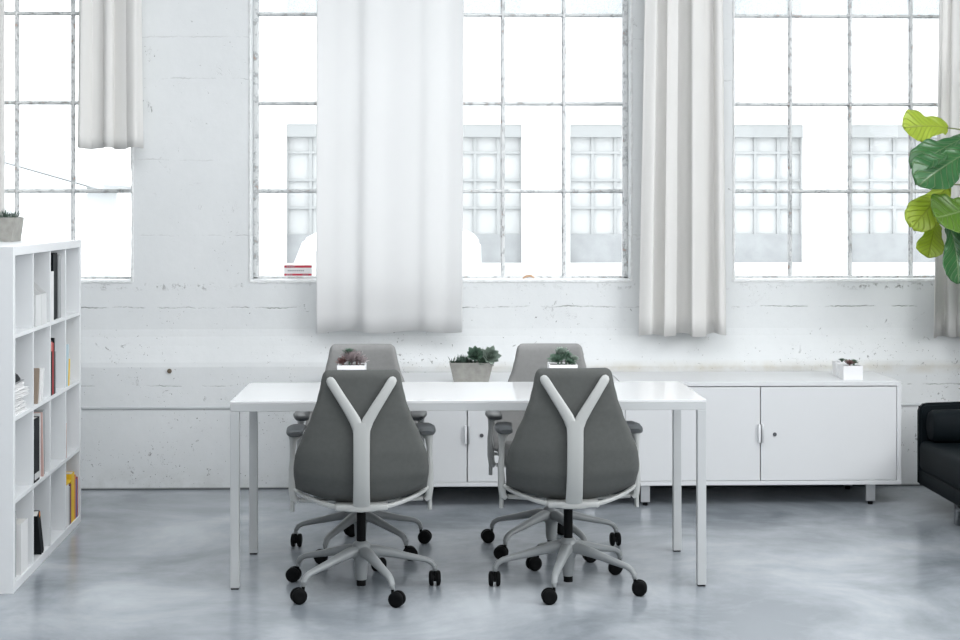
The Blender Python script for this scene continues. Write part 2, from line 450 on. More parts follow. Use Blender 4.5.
ROWZ = [WZ0, 1.649, 2.147, 2.652, 3.156, WZ1]
MUN = [[-3.40, -3.05, -2.705, -2.36, -2.045, -1.676],
       [-1.028, -.657, -.306, .04, .386, .734, 1.098],
       [1.673, 2.033, 2.378, 2.73, 3.08, 3.43, 3.80]]
for wi, ((a, b), mun) in enumerate(zip(WIN, MUN)):
    w = empty('window_%d' % (wi+1), ((a+b)/2, WY, WZ0), kind='structure')
    w['label'] = ['left steel window half hidden behind the white bookcase', 'middle steel window behind the sheer curtain', 'right steel window behind the leafy plant'][wi]
    cx = (a+b)/2
    bm = B()
    f = .028
    a0, b0 = a-cx, b-cx; z1 = WZ1-WZ0
    box(bm, a0, a0+f, -.03, .03, 0, z1, .004); box(bm, b0-f, b0, -.03, .03, 0, z1, .004)
    box(bm, a0, b0, -.03, .03, 0, .022, .004); box(bm, a0, b0, -.03, .03, z1-f, z1, .004)
    link('window_frame', bm, M['steel'], w)
    for q in mun[1:-1]:
        bm = B(); box(bm, q-cx-.006, q-cx+.006, -.028, .02, 0, z1, .002)
        box(bm, q-cx-.012, q-cx+.012, -.006, .003, 0, z1, .001)
        link('mullion', bm, M['steel'], w)
    for z in ROWZ[1:-1]:
        bm = B(); box(bm, a0, b0, -.024, .018, z-WZ0-.005, z-WZ0+.005, .002)
        box(bm, a0, b0, -.005, .002, z-WZ0-.011, z-WZ0+.011, .001)
        link('glazing_bar', bm, M['steel'], w)
    bm = B(); box(bm, a0+.005, b0-.005, .004, .008, .005, ROWZ[3]-WZ0)
    link('glass', bm, M['glass'], w, smooth=False)
    bm = B(); box(bm, a0+.005, b0-.005, .004, .008, ROWZ[3]-WZ0, z1-.005)
    link('frosted_glass', bm, M['frosted'], w, smooth=False)
    # painted plaster fillet round the reveal: rough inner line of paint
    bm = B()
    r2 = random.Random(wi)
    n = 60
    for side in (0, 1):
        xw = a0 if side == 0 else b0
        sg = 1 if side == 0 else -1
        pts = [(xw, -.19, z1*k/n) for k in range(n+1)]
        sweep(bm, pts, [.004+.007*r2.random() for _ in pts], [.006]*len(pts), n=6, up=(0, 1, 0))
    pts = [(a0+(b0-a0)*k/80, -.188, -.003+.004*r2.random()) for k in range(81)]
    sweep(bm, pts, [.008]*len(pts), [.004+.005*r2.random() for _ in pts], n=6)
    link('chipped_edge', bm, M['flake'], w)
    bm = B(); box(bm, a0+.001, b0-.001, -.185, -.031, .0005, .012, .003)
    link('window_sill', bm, M['white'], w)

# thin conduit along the lower wall
bm = B()
sweep(bm, [(XL+.01, YF-.058, .452), (-1, YF-.058, .4515), (2, YF-.058, .454), (XR-.01, YF-.058, .454)], [.006]*4, [.008]*4, n=10)
tag(link('conduit', bm, matc('conduit_paint', (.55, .57, .58))), 'thin pale conduit running along the foot of the chipped white wall', 'conduit')
bm = B(); lathe(bm, [(.010, 0), (.013, .004), (.012, .012), (.006, .014)], n=14)
o = link('bolt_stub', bm, matc('rusty_bolt', (.13, .10, .07)), loc=(-1.462, YF-.054, .655)); o.rotation_euler[0] = R(90)
tag(o, 'small rusty bolt stub in the white wall left of the desk', 'bolt')
# sticker on the pane, dry leaf on the sill
s = empty('window_sticker', (-.775, WY-.033, 1.168), label='small red and white sticker in the lower corner of the middle window', cat='sticker')
bm = B(); box(bm, -.078, .078, -.001, .001, 0, .062); link('backing', bm, matc('sticker_white', (.8, .8, .8)), s, smooth=False)
bm = B(); box(bm, -.077, .077, -.0025, -.001, .047, .060); box(bm, -.077, .077, -.0025, -.001, .002, .013)
link('red_band', bm, matc('sticker_red', (.55, .05, .08)), s, smooth=False)
bm = B()
for k in range(9): box(bm, -.058+k*.0105, -.058+k*.0105+.007, -.0025, -.001, .027, .034)
for k in range(4): box(bm, -.064+k*.012, -.064+k*.012+.008, -.0034, -.0026, .050, .057)
for k in range(3): box(bm, -.064+k*.012, -.064+k*.012+.008, -.0034, -.0026, .004, .010)
for k in range(3): box(bm, .026+k*.012, .026+k*.012+.008, -.0034, -.0026, .004, .010)
link('lettering', bm, matc('sticker_grey', (.35, .33, .36)), s, smooth=False)
bm = B()
sweep(bm, [(-.035, 0, .008), (-.015, .005, .019), (.01, 0, .022), (.03, -.004, .010)], [.004, .016, .018, .004], [.004, .007, .008, .003], n=8)
tag(link('dry_leaf', bm, matc('dry_leaf', (.62, .40, .26)), loc=(.53, WY-.10, WZ0+.006)), 'small curled tan dry leaf lying on the middle window sill', 'leaf')

# ------------------------------------------------------------------ outside
tag(boxobj('street', (-30, 30, 9.3, 60, -1.3, -1.1), matc('pavement', (.7, .7, .7)), bev=0), 'pale pavement outside', kind='structure')
FY = 30.
bld = empty('building', (0, FY, -1.1), label='white facade across the street with tall gridded windows', cat='building')
P, W_ = 2.73, 1.79
x0s = [-2.85+P*k for k in range(-1, 6)]
Zb, Zt = .50, 3.17
def fac_holes():
    h = []
    for x in x0s:
        h.append((x, x+W_, Zb+1.1, Zt+1.1)); h.append((x, x+W_, 5.32+1.1, 7.7+1.1))
    return h
bm = wall_holes('f', -5.6, 16, 0, 10.5, fac_holes(), 0, .5, None)
link('facade_wall', bm, matc('white_stucco', (.72, .72, .72)), bld, smooth=False)
M['fwin'] = mat('far_window_glass', (.52, .53, .535), .5, var=.1, scale=1.5)
M['fbar'] = mat('far_window_bar', (.38, .39, .395), .6)
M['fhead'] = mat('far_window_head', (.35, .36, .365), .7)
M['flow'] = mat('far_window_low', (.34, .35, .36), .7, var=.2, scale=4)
for i, x in enumerate(x0s):
    for (za, zb_) in ((Zb, Zt), (5.32, 7.7)):
        bm = B(); box(bm, x, x+W_, .2, .3, za+1.1, zb_+1.1)
        wn = link('window', bm, M['fwin'], bld, smooth=False)
        bm = B()
        for k in range(0, 5):
            xx = x+W_*k/4; box(bm, xx-.03, xx+.03, .14, .2, za+1.1, zb_+1.1)
        for k in range(1, 5):
            zz = za+1.1+(zb_-za)*k/5; box(bm, x, x+W_, .13, .2, zz-.025, zz+.025)
        link('window_bars', bm, M['fbar'], wn, smooth=False)
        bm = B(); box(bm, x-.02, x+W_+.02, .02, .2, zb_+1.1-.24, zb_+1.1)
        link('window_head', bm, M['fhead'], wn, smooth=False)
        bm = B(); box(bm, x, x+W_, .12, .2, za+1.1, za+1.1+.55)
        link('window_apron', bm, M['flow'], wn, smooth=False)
v = empty('van', (-1.1, 25.5, -1.1), label='white van parked outside the middle window', cat='van')
bm = B()
prism(bm, [(-1.75, .35), (-1.75, .9), (-1.45, 1.15), (-1.05, 2.15), (-.8, 2.28), (1.7, 2.28), (1.85, 2.1), (1.9, .35)], 'y', 0, 1.7)
bmesh.ops.bevel(bm, geom=bm.edges[:], offset=.05, segments=2, affect='EDGES')
link('body', bm, matc('van_white', (.85, .86, .87), .3), v)
for x in (-1.15, 1.45):
    bm = B(); cyl(bm, (x, -.02, .34), (x, .22, .34), .34, n=24); link('wheel', bm, M['wheel'], v)
bm = B(); prism(bm, [(-1.15, 1.3), (-.95, 1.95), (-.4, 1.95), (-.4, 1.3)], 'y', -.01, 0); link('side_window', bm, M['fwin'], v, smooth=False)
sh = empty('shed', (-9.2, 27, -1.1), label='low white building with a sloping roof seen through the left window', cat='building')
bm = B(); prism(bm, [(-4, 0), (3.2, 0), (3.2, 3.03), (.0, 3.95), (-4, 2.85)], 'y', 0, 2.6); link('gable_wall', bm, matc('shed_white', (.72, .74, .75)), sh, smooth=False)
bm = B(); prism(bm, [(-4.2, 2.80), (-4.2, 2.90), (0, 4.06), (0, 3.96)], 'y', -.03, 2.7); prism(bm, [(0, 3.96), (0, 4.06), (3.5, 3.06), (3.5, 2.96)], 'y', -.03, 2.7); link('roof', bm, matc('shed_roof', (.5, .51, .52)), sh, smooth=False)

# ------------------------------------------------------------------ curtains
def curtain(name, x0, x1, z0, z1, m, folds, label, y=8.56, flare=0., amp=.03, tops=None, seed=0, hem=.04, wav=0.):
    r = random.Random(seed)
    bm = B(); nu, nv = 110, 28
    ph = [r.random()*2*PI for _ in range(4)]
    vs = []
    tx0, tx1 = tops or (x0, x1)
    for j in range(nv+1):
        v_ = j/nv; z = z1+(z0-z1)*v_
        row = []
        for i in range(nu+1):
            u = i/nu
            a = tx0+(x0-tx0)*v_; b = tx1+(x1-tx1)*v_
            uu = u+.035*math.sin(2*PI*u*1.7+ph[0])*(1-abs(2*u-1))
            yo = amp*(.65*math.sin(2*PI*folds*uu+ph[1])+.35*math.sin(2*PI*folds*1.83*uu+ph[2]+.8*v_))
            yo += .25*amp*math.sin(2*PI*folds*.5*u+ph[3]+1.3*v_)
            xo = .35*amp*math.sin(4*PI*folds*uu+ph[1])
            zo = wav*math.sin(2*PI*folds*.8*u+ph[2])*v_**8
            row.append(bm.verts.new((a+(b-a)*u+xo*(1-abs(2*u-1)**6), y+yo*(.75+.5*v_)*(1+flare*v_), z+zo)))
        vs.append(row)
    for j in range(nv):
        for i in range(nu):
            bm.faces.new((vs[j][i], vs[j][i+1], vs[j+1][i+1], vs[j+1][i]))
    o = link(name, bm, m)
    sd = o.modifiers.new('thick', 'SOLIDIFY'); sd.thickness = .0015
    tag(o, label, 'curtain', 'white curtains at the windows')
    return o
curtain('curtain', -1.945, -1.60, 1.878, 3.80, M['curtain'], 2.6, 'short white curtain ending high up over the left window', amp=.028, tops=(-1.93, -1.62), seed=3, wav=.006)
curtain('curtain', -.650, .150, .872, 3.80, M['sheer'], 2.7, 'wide sheer white curtain glowing with window light behind the desk', amp=.014, tops=(-.645, .165), seed=5, wav=.008)
curtain('curtain', 1.12, 1.605, .852, 3.80, M['curtain'], 3.3, 'gathered white curtain between the middle and right windows', y=8.555, amp=.045, tops=(1.175, 1.575), seed=11, wav=.008)
curtain('curtain', 2.745, 3.25, .838, 3.80, M['curtain'], 5, 'white curtain at the far right behind the leafy plant', amp=.04, tops=(2.81, 3.22), seed=21, wav=.003)
curtain('curtain', -2.78, -2.345, .80, 3.80, M['curtain'], 4, 'cream white curtain at the left picture edge behind the bookcase', amp=.03, seed=31)
rod = empty('curtain_rod', (0, 8.56, 3.82), label='long grey curtain rod above the windows', cat='curtain rod')
bm = B(); cyl(bm, (-3.6, 0, 0), (4.5, 0, 0), .012); link('rail', bm, M['rod'], rod)
for x in (-3.55, -1.3, 1.4, 4.4):
    bm = B(); cyl(bm, (x, 0, 0), (x, .12, 0), .008, n=8); link('bracket', bm, M['rod'], rod)

# ------------------------------------------------------------------ desk
DX0, DX1, DY0, DY1, DZ = -.832, 1.112, 6.355, 7.035, .766
desk = empty('desk', ((DX0+DX1)/2, (DY0+DY1)/2, 0), label='long white desk with slim square legs in the middle of the room', cat='desk')
hx, hy = (DX1-DX0)/2, (DY1-DY0)/2
boxobj('tabletop', (-hx, hx, -hy, hy, DZ-.010, DZ), M['desktop'], desk, .0015)
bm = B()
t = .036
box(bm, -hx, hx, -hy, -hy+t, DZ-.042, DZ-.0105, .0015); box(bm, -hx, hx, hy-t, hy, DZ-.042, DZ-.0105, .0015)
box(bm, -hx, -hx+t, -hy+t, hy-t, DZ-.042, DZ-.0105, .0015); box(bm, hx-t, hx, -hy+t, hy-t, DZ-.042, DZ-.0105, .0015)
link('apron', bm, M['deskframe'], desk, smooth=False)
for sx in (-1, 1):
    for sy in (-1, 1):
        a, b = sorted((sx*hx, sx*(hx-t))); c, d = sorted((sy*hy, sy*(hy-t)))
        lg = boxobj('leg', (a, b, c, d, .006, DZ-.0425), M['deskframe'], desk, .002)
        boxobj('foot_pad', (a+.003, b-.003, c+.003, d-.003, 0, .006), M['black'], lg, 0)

# ------------------------------------------------------------------ cabinets
CY0, CY1, CZ0, CZ1 = 8.075, 8.60, .107, .645
def cabinet(x0, x1, seam, label, lockside=1):
    c = empty('cabinet', ((x0+x1)/2, (CY0+CY1)/2, 0), label=label, cat='cabinet', group='low white cabinets')
    cx, cy = (x0+x1)/2, (CY0+CY1)/2
    a, b, f, k = x0-cx, x1-cx, CY0-cy, CY1-cy
    s = seam-cx; t = .022
    bm = B()
    box(bm, a, b, f, k, CZ1-t, CZ1, .002); box(bm, a, b, f, k, CZ0, CZ0+t, .002)
    box(bm, a, a+t, f, k, CZ0+t, CZ1-t, .001); box(bm, b-t, b, f, k, CZ0+t, CZ1-t, .001)
    box(bm, a+t, b-t, k-.01, k, CZ0+t, CZ1-t)
    link('body', bm, M['cab'], c, smooth=False)
    g = .0025
    for (p, q, side) in ((a+t+g, s-g, 0), (s+g, b-t-g, 1)):
        d = boxobj('door', (p, q, f+.002, f+.02, CZ0+t+g, CZ1-t-g-.002), M['cab'], c, .0012)
        hxp = s-.0075 if side == 0 else s+.0075
        bm = B(); box(bm, hxp-.0055, hxp+.0055, f-.018, f+.002, .330, .424, .002)
        link('handle', bm, M['white'] if side == 0 else M['metal'], d)
        if side == 1:
            bm = B(); cyl(bm, (s+.075, f-.003, .372), (s+.075, f+.002, .372), .010)
            cyl(bm, (s+.075, f-.005, .372), (s+.075, f-.003, .372), .006)
            link('lock', bm, M['gap'] if False else matc('lock_grey', (.10, .10, .11), .3), d)
    for (lx, ly) in ((a+.13, f+.03), (b-.155, f+.03), (a+.13, k-.05), (b-.155, k-.05)):
        l = boxobj('leg', (lx-.024, lx+.024, ly-.012, ly+.012, .018, CZ0), M['metal'], c, .002)
        bm = B(); cyl(bm, (lx, ly, 0), (lx, ly, .018), .013); link('foot', bm, M['black'], l)
    return c
cabinet(.967, 2.437, 1.697, 'low white two door cabinet extending right beyond the desk')
cabinet(-.565, .962, .167, 'low white two door cabinet behind the desk between the chairs')

# ------------------------------------------------------------------ chairs
def build_chair_meshes():
    me = {}
    TOP = .917
    wt = [(.39, .262), (.44, .264), (.483, .267), (.53, .267), (.581, .260), (.66, .230), (.73, .198), (.80, .174), (.86, .160), (.917, .149)]
    yt = [(.39, -.165), (.43, -.20), (.50, -.228), (.60, -.238), (.72, -.232), (.917, -.222)]
    def back_pt(u, z, zz=None):
        w = interp(wt, z)
        r = .024
        if z > TOP-r: w = w-r+math.sqrt(max(0, r*r-(z-(TOP-r))**2))
        low = max(0, min(1, (.75-z)/.3))
        y = interp(yt, z)+(.012+.055*low)*u*u
        return u*w, y, z
    # cushion
    bm = B(); nu, nv = 28, 44
    zs = []
    for j in range(nv+1):
        t = j/nv
        zs.append(.382+(TOP-.382)*(1-(1-t)**1.6) if True else 0)
    F, K = [], []
    for j, z in enumerate(zs):
        fr, bk = [], []
        for i in range(nu+1):
            u = -1+2*i/nu
            u = math.copysign(1-(1-abs(u))**1.5, u)
            t = (z-.382)/(TOP-.382)
            lift = .050*(u*u)*max(0, 1-t*4.)**1
            x, y, zz = back_pt(u, z)
            e = min(1-abs(u), (1-t)*1.8, t*1.8+.0)
            th = .021*math.sqrt(max(0, 1-(1-min(1, e/.12))**2))
            if j in (0, nv) or i in (0, nu): th = 0
            zz += lift
            if th == 0:
                v = bm.verts.new((x, y, zz)); fr.append(v); bk.append(v)
            else:
                fr.append(bm.verts.new((x, y+th, zz))); bk.append(bm.verts.new((x, y-th, zz)))
        F.append(fr); K.append(bk)
    for j in range(nv):
        for i in range(nu):
            for G in (F, K):
                vs = []
                for q in (G[j][i], G[j][i+1], G[j+1][i+1], G[j+1][i]):
                    if q not in vs: vs.append(q)
                if len(vs) > 2:
                    try: bm.faces.new(vs)
                    except ValueError: pass
    me['backrest'] = (bm, 'fabric')
    # Y shaped support
    bm = B()
    def yb(z): return interp(yt, z)-.036
    st = [(0, yb(z)-(.010 if z < .45 else 0), z) for z in (.378, .42, .48, .55, .62, .68, .715)]
    sweep(bm, st, [.034, .033, .032, .032, .032, .033, .034], [.010]*7, n=16, power=4, up=(0, -1, 0))
    for s in (-1, 1):
        pts = [(s*.008, yb(.66)-.0005, .655), (s*.012, yb(.69), .69), (s*.026, yb(.725), .725), (s*.052, yb(.768), .768), (s*.087, yb(.823)+.002, .823), (s*.118, yb(.87)+.008, .872), (s*.125, yb(.88)+.011, .883), (s*.1285, yb(.89)+.013, .889)]
        sweep(bm, pts, [.023, .023, .022, .020, .0185, .018, .015, .007], [.009, .0098, .0095, .009, .009, .009, .008, .004], n=16, power=2.6, up=(0, -1, 0))
    me['back_support'] = (bm, 'frame')
    # seat
    bm = B(); n = 40
    prof = [(.90, .405), (.97, .412), (1.0, .430), (.985, .452), (.93, .464), (.7, .468), (.4, .463), (.0, .460)]
    rings = []
    for s, z in prof:
        ring = []
        if s == 0: ring = [bm.verts.new((0, .03, z))]
        else:
            for k in range(n):
                th = 2*PI*k/n; c, sn = math.cos(th), math.sin(th)
                q = (abs(c)**3.2+abs(sn)**3.2)**(-1/3.2)
                y = .03+sn*q*.225*s
                ring.append(bm.verts.new((c*q*.245*s*(1-.10*max(0, -(y))/.2), y, z-(.02*max(0, y-.12)/.13)+.012*(c*q*s)**2)))
        rings.append(ring)
    for a, b in zip(rings, rings[1:]):
        for k in range(n):
            if len(b) == 1: bm.faces.new((a[k], a[(k+1) % n], b[0]))
            else: bm.faces.new((a[k], a[(k+1) % n], b[(k+1) % n], b[k]))
    bm.faces.new(rings[0][::-1])
    me['seat'] = (bm, 'fabric')
    # pale frame arc under the back
    bm = B()
    pts = []; hs = []
    for k in range(21):
        th = PI+PI*k/20
        pts.append((.268*math.cos(th), -.03+.185*math.sin(th)*1.0, .366+.058*abs(math.cos(th))**1.8)); hs.append(.012)
    sweep(bm, pts, [.009]*21, [.0105-.003*abs(math.cos(PI*k/20)) for k in range(21)], n=12, power=3)
    box(bm, -.105, .105, -.222, -.10, .361, .387, .010)
    me['seat_frame'] = (bm, 'frame')
    bm = B(); box(bm, -.07, .07, -.12, .14, .335, .395, .015); box(bm, -.12, .12, .0, .08, .375, .404, .006)
    cyl(bm, (-.07, .05, .365), (-.20, .05, .365), .007, n=8)
    me['tilt_mechanism'] = (bm, 'base')
    bm = B(); cyl(bm, (0, 0, .165), (0, 0, .345), .0185, n=20); me['gas_cylinder'] = (bm, 'black')
    bm = B()
    lathe(bm, [(.022, .042), (.026, .07), (.028, .115), (.036, .13), (.042, .15), (.036, .185), (.026, .197), (.019, .199)], n=28)
    me['hub'] = (bm, 'base')
    bm = B(); cyl(bm, (0, 0, .018), (0, 0, .045), .019, n=20); me['hub_cap'] = (bm, 'black')
    # leg along +x
    bm = B()
    pts = [(.015, 0, .158), (.06, 0, .158), (.12, 0, .146), (.18, 0, .131), (.235, 0, .119), (.268, 0, .111), (.290, 0, .099), (.301, 0, .082), (.303, 0, .066)]
    sweep(bm, pts, [.026, .024, .021, .018, .016, .0145, .013, .012, .011], [.024, .022, .018, .015, .0125, .0115, .011, .0105, .010], n=14, power=2.4)
    me['leg'] = (bm, 'base')
    # caster centred on its stem
    bm = B()
    cyl(bm, (0, 0, .045), (0, 0, .072), .006, n=10)
    for s in (-1, 1):
        pr_ = []
        n = 22
        cx = .019
        rings = []
        for (yy, rr) in ((.006, .020), (.006, .028), (.009, .0305), (.018, .0305), (.0225, .027), (.0245, .018), (.0225, .008)):
            rings.append([bm.verts.new((cx+rr*math.cos(2*PI*k/n), s*yy, .0305+rr*math.sin(2*PI*k/n))) for k in range(n)])
        for a, b in zip(rings, rings[1:]):
            for k in range(n): bm.faces.new((a[k], a[(k+1) % n], b[(k+1) % n], b[k]))
        bm.faces.new(rings[0]); bm.faces.new(rings[-1][::-1])
    hood = [(cx+.026*math.cos(a_), .0305+.026*math.sin(a_)) for a_ in [R(200-k*16) for k in range(12)]]
    prism(bm, hood, 'y', -.0055, .0055)
    me['caster'] = (bm, 'wheel')
    # arm (right side); mirrored for left
    for s, nm in ((1, 'armR'), (-1, 'armL')):
        bm = B()
        # lower sleeve
        sweep(bm, [(s*.258, -.04, .372), (s*.272, -.04, .385), (s*.276, -.04, .42), (s*.279, -.04, .50), (s*.277, -.04, .545)], [.022, .024, .025, .022, .018], [.011, .015, .016, .013, .010], n=14, power=3, up=(1, 0, 0))
        sweep(bm, [(s*.277, -.04, .33), (s*.277, -.04, .38)], [.011, .011], [.009, .009], n=10, up=(1, 0, 0))
        me[nm] = (bm, 'frame')
        bm = B()
        sweep(bm, [(s*.277, -.04, .49), (s*.276, -.04, .575), (s*.274, -.038, .615), (s*.270, -.03, .632)], [.018, .018, .022, .032], [.0115, .0115, .015, .024], n=14, power=2.6, up=(1, 0, 0))
        me['post'+nm] = (bm, 'frame')
        bm = me[nm][0]
        sweep(bm, [(s*.25, -.04, .376), (s*.17, -.035, .370), (s*.08, -.02, .366)], [.018]*3, [.008]*3, n=10, power=3)
        bm = B()
        pts = [(s*.262, -.105, .650), (s*.264, -.095, .650), (s*.267, -.05, .650), (s*.266, .03, .652), (s*.258, .10, .651), (s*.252, .135, .647), (s*.250, .145, .645)]
        sweep(bm, pts, [.022, .030, .034, .036, .034, .028, .018], [.008, .013, .0145, .014, .012, .010, .006], n=16, power=3)
        me['pad'+nm] = (bm, 'armdark')
    out = {}
    for k, (bm, mm) in me.items():
        bmesh.ops.remove_doubles(bm, verts=bm.verts[:], dist=1e-6)
        bmesh.ops.recalc_face_normals(bm, faces=bm.faces[:])
        d = bpy.data.meshes.new('chair_'+k); bm.to_mesh(d); bm.free(); d.shade_smooth()
        try: d.set_sharp_from_angle(angle=R(40))
        except Exception: pass
        d.materials.append(M[mm]); out[k] = d
        if k == 'backrest':      # faces on the sitting side take the lighter grey
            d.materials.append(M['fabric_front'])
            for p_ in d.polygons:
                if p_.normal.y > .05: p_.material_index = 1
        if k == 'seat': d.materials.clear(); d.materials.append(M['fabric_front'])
    return out
CM = build_chair_meshes()

def chair(x, y, yaw, base_deg, label, dirs, drop=0.):
    root = empty('office_chair', (x, y, 0), R(yaw), label, 'office chair', 'office chairs around the desk')
    def ch(name, mesh, parent=root, rotz=0, loc=None):
        o = bpy.data.objects.new(name, CM[mesh]); col.objects.link(o); o.parent = parent
        o.rotation_euler[2] = rotz
        if loc: o.location = loc
        return o
    ch('backrest', 'backrest'); ch('back_support', 'back_support'); ch('seat', 'seat')
    ch('seat_frame', 'seat_frame'); ch('tilt_mechanism', 'tilt_mechanism'); ch('gas_cylinder', 'gas_cylinder')
    for nm in ('armL', 'armR'):
        a = ch('arm', nm); ch('arm_post', 'post'+nm, a, loc=(0, 0, -drop)); ch('arm_pad', 'pad'+nm, a, loc=(0, 0, -drop))
    h = ch('hub', 'hub'); ch('hub_cap', 'hub_cap', h)
    for k in range(5):
        l = ch('leg', 'leg', rotz=R(base_deg+72*k-yaw))
        ch('caster', 'caster', l, rotz=R(dirs[k]-base_deg-72*k), loc=(.303, 0, 0))
    return root
chair(-.300, 6.345, 3, 8.3, 'grey office chair seen from behind at the left front of the desk', (92, 60, 172, 200, -20))
chair(.547, 6.385, 1, 38.6, 'grey office chair seen from behind at the right front of the desk, turned slightly', (165, 205, 90, 182, -8))
chair(-.338, 7.085, 180, 26, 'grey office chair facing us behind the left end of the desk', (-10, 200, 84, 190, 10), .034)
chair(.530, 7.08, 178, 7.5, 'grey office chair facing us behind the desk right of the succulent trough', (95, 30, 188, 165, 10), .034)

# ------------------------------------------------------------------ succulents
def blade(bm, base, direc, up, L, w, th, curl=.2, uvl=None, mi=0, n=6, cup=.3, tipw=.1, widest=.55):
    base = Vector(base); d = Vector(direc).normalized(); u = Vector(up)
    s = d.cross(u).normalized(); u = s.cross(d).normalized()
    rows = []
    for i in range(n+1):
        t = i/n
        c = base+d*(L*t)+u*(curl*L*t*t)
        ww = w*(math.sin(PI*min(1, (t*.5/widest if t < widest else .5+.5*(t-widest)/(1-widest)*(1-tipw)))))**.8*.5 if 0 < t else w*.25
        if t == 1: ww = w*.04
        tt = th*(1-.8*t)
        rows.append([(bm.verts.new(c-s*ww+u*(cup*ww)), (0, t)), (bm.verts.new(c+u*tt*.2), (.5, t)), (bm.verts.new(c+s*ww+u*(cup*ww)), (1, t)), (bm.verts.new(c-u*tt), (.5, t))])
    def face(vs):
        f = bm.faces.new([q[0] for q in vs]); f.material_index = mi
        if uvl:
            for l, q in zip(f.loops, vs): l[uvl].uv = q[1]
    for a, b in zip(rows, rows[1:]):
        for k in range(4): face((a[k], a[(k+1) % 4], b[(k+1) % 4], b[k]))
    face(rows[-1])
def rosette(bm, c, r, n_rings, uvl, tilt=(0, 0, 1), seed=0, w=.5, mi=0, curl=.35, close=False):
    rr = random.Random(seed)
    ax = Vector(tilt).normalized()
    q = Vector((0, 0, 1)).rotation_difference(ax)
    for k in range(n_rings):
        t = k/max(1, n_rings-1)
        elev = R(8+72*t); nl = max(3, int(9-5*t)); L = r*(1-.55*t)
        for i in range(nl):
            a = 2*PI*(i+.5*(k % 2)+.15*rr.random())/nl
            d = Vector((math.cos(a)*math.cos(elev), math.sin(a)*math.cos(elev), math.sin(elev)))
            u = Vector((-math.cos(a)*math.sin(elev), -math.sin(a)*math.sin(elev), math.cos(elev)))
            blade(bm, Vector(c)+q@(d*r*.08), q@d, q@u, L*(.9+.2*rr.random()), r*w, r*.10, curl, uvl, mi)
def newuv():
    bm = B(); uvl = bm.loops.layers.uv.new('UVMap'); return bm, uvl

def trough(x, y, z, wx, wy, h, label, rotz=0, plants='mix', seed=0, group=None):
    t = empty('potted_succulent', (x, y, z), rotz, label, 'succulent planter')
    b = .80 if plants == 'mix' else .93
    def rect(fx, fy, z): return [(-wx/2*fx, -wy/2*fy, z), (wx/2*fx, -wy/2*fy, z), (wx/2*fx, wy/2*fy, z), (-wx/2*fx, wy/2*fy, z)]
    bm = B()
    rings = [[bm.verts.new(p) for p in rect(*q)] for q in ((b, b, 0), (1, 1, h), (.93, .88, h), (.90, .85, h-.018))]
    for A, C in zip(rings, rings[1:]):
        for k in range(4): bm.faces.new((A[k], A[(k+1) % 4], C[(k+1) % 4], C[k]))
    bm.faces.new(rings[0][::-1]); bm.faces.new(rings[-1])
    bmesh.ops.bevel(bm, geom=bm.edges[:], offset=.0018, segments=2, affect='EDGES')
    link('planter', bm, M['concrete_pot'], t)
    boxobj('soil', (-wx*.44, wx*.44, -wy*.41, wy*.41, h-.03, h-.010), M['soil'], t, .003)
    r = random.Random(seed)
    nsp = 60 if plants == 'mix' else 170
    bm, uvl = newuv()
    for k in range(nsp//5):
        cx = r.uniform(-wx*.44, wx*.02) if plants == 'mix' else r.uniform(-wx*.42, wx*.44)
        cy = r.uniform(-wy*.3, wy*.3)
        for q in range(9):
            a = r.random()*2*PI; el = R(r.uniform(25, 80))
            d = (math.cos(a)*math.cos(el), math.sin(a)*math.cos(el), math.sin(el))
            blade(bm, (cx, cy, h-.014), d, (0, 0, 1), r.uniform(.03, .055), .007, .003, r.uniform(-.2, .5), uvl, 0, 5, .3)
    link('spiky_plant', bm, M['succspike'], t)
    if plants == 'mix':
        for (cx, cy, cz, rr, tl, sd, mm) in ((.022, -.012, .045, .046, (-.15, -.9, .7), 1, 'succ'), (.050, .02, .045, .040, (.1, -.2, 1), 4, 'succpale'), (.098, -.02, .042, .050, (.25, -1, .45), 2, 'succpale'), (.060, -.03, .022, .034, (.1, -.9, .5), 8, 'succ')):
            bm, uvl = newuv(); rosette(bm, (cx, cy, h-.012+cz), rr, 6, uvl, tl, sd, .62, 0, .45)
            cyl(bm, (cx, cy, h-.014), (cx, cy, h-.010+cz), .006, .009, n=8)
            link('rosette', bm, M[mm], t)
    return t
trough(.189, 8.165, CZ1, .228, .115, .100, 'grey concrete trough of spiky plants and rosettes on the low cabinet', plants='mix', seed=5)
trough(-2.167, 7.42, 1.395, .40, .21, .113, 'grey concrete trough of spiky succulents on top of the bookcase', R(2), plants='spiky', seed=9)

def cubepot(x, y, z, w, h, label, kind, seed, rotz=0, group='succulent pots on the desk'):
    t = empty('potted_succulent', (x, y, z), rotz, label, 'succulent pot', group)
    bm = B()
    rings = [[bm.verts.new((sx*f, sy*f, zz)) for sx, sy in ((-1, -1), (1, -1), (1, 1), (-1, 1))] for f, zz in ((w/2*.97, 0), (w/2, h), (w/2-.006, h), (w/2-.007, h-.014))]
    for A, C in zip(rings, rings[1:]):
        for k in range(4): bm.faces.new((A[k], A[(k+1) % 4], C[(k+1) % 4], C[k]))
    bm.faces.new(rings[0][::-1]); bm.faces.new(rings[-1])
    bmesh.ops.bevel(bm, geom=bm.edges[:], offset=.0015, segments=2, affect='EDGES')
    link('pot', bm, M['pot'], t)
    boxobj('soil', (-w/2+.009, w/2-.009, -w/2+.009, w/2-.009, h-.03, h-.007), M['soil'], t, .002)
    for (cx, cy, cz, rr, nr, tl, mm) in kind:
        bm, uvl = newuv(); rosette(bm, (cx, cy, h+cz), rr, nr, uvl, tl, seed, .36 if mm != 'succpale' else .42, 0, .3)
        cyl(bm, (cx, cy, h-.008), (cx, cy, h+cz+.002), .004, .006, n=8)
        link('rosette', bm, M[mm], t); seed += 1
    return t
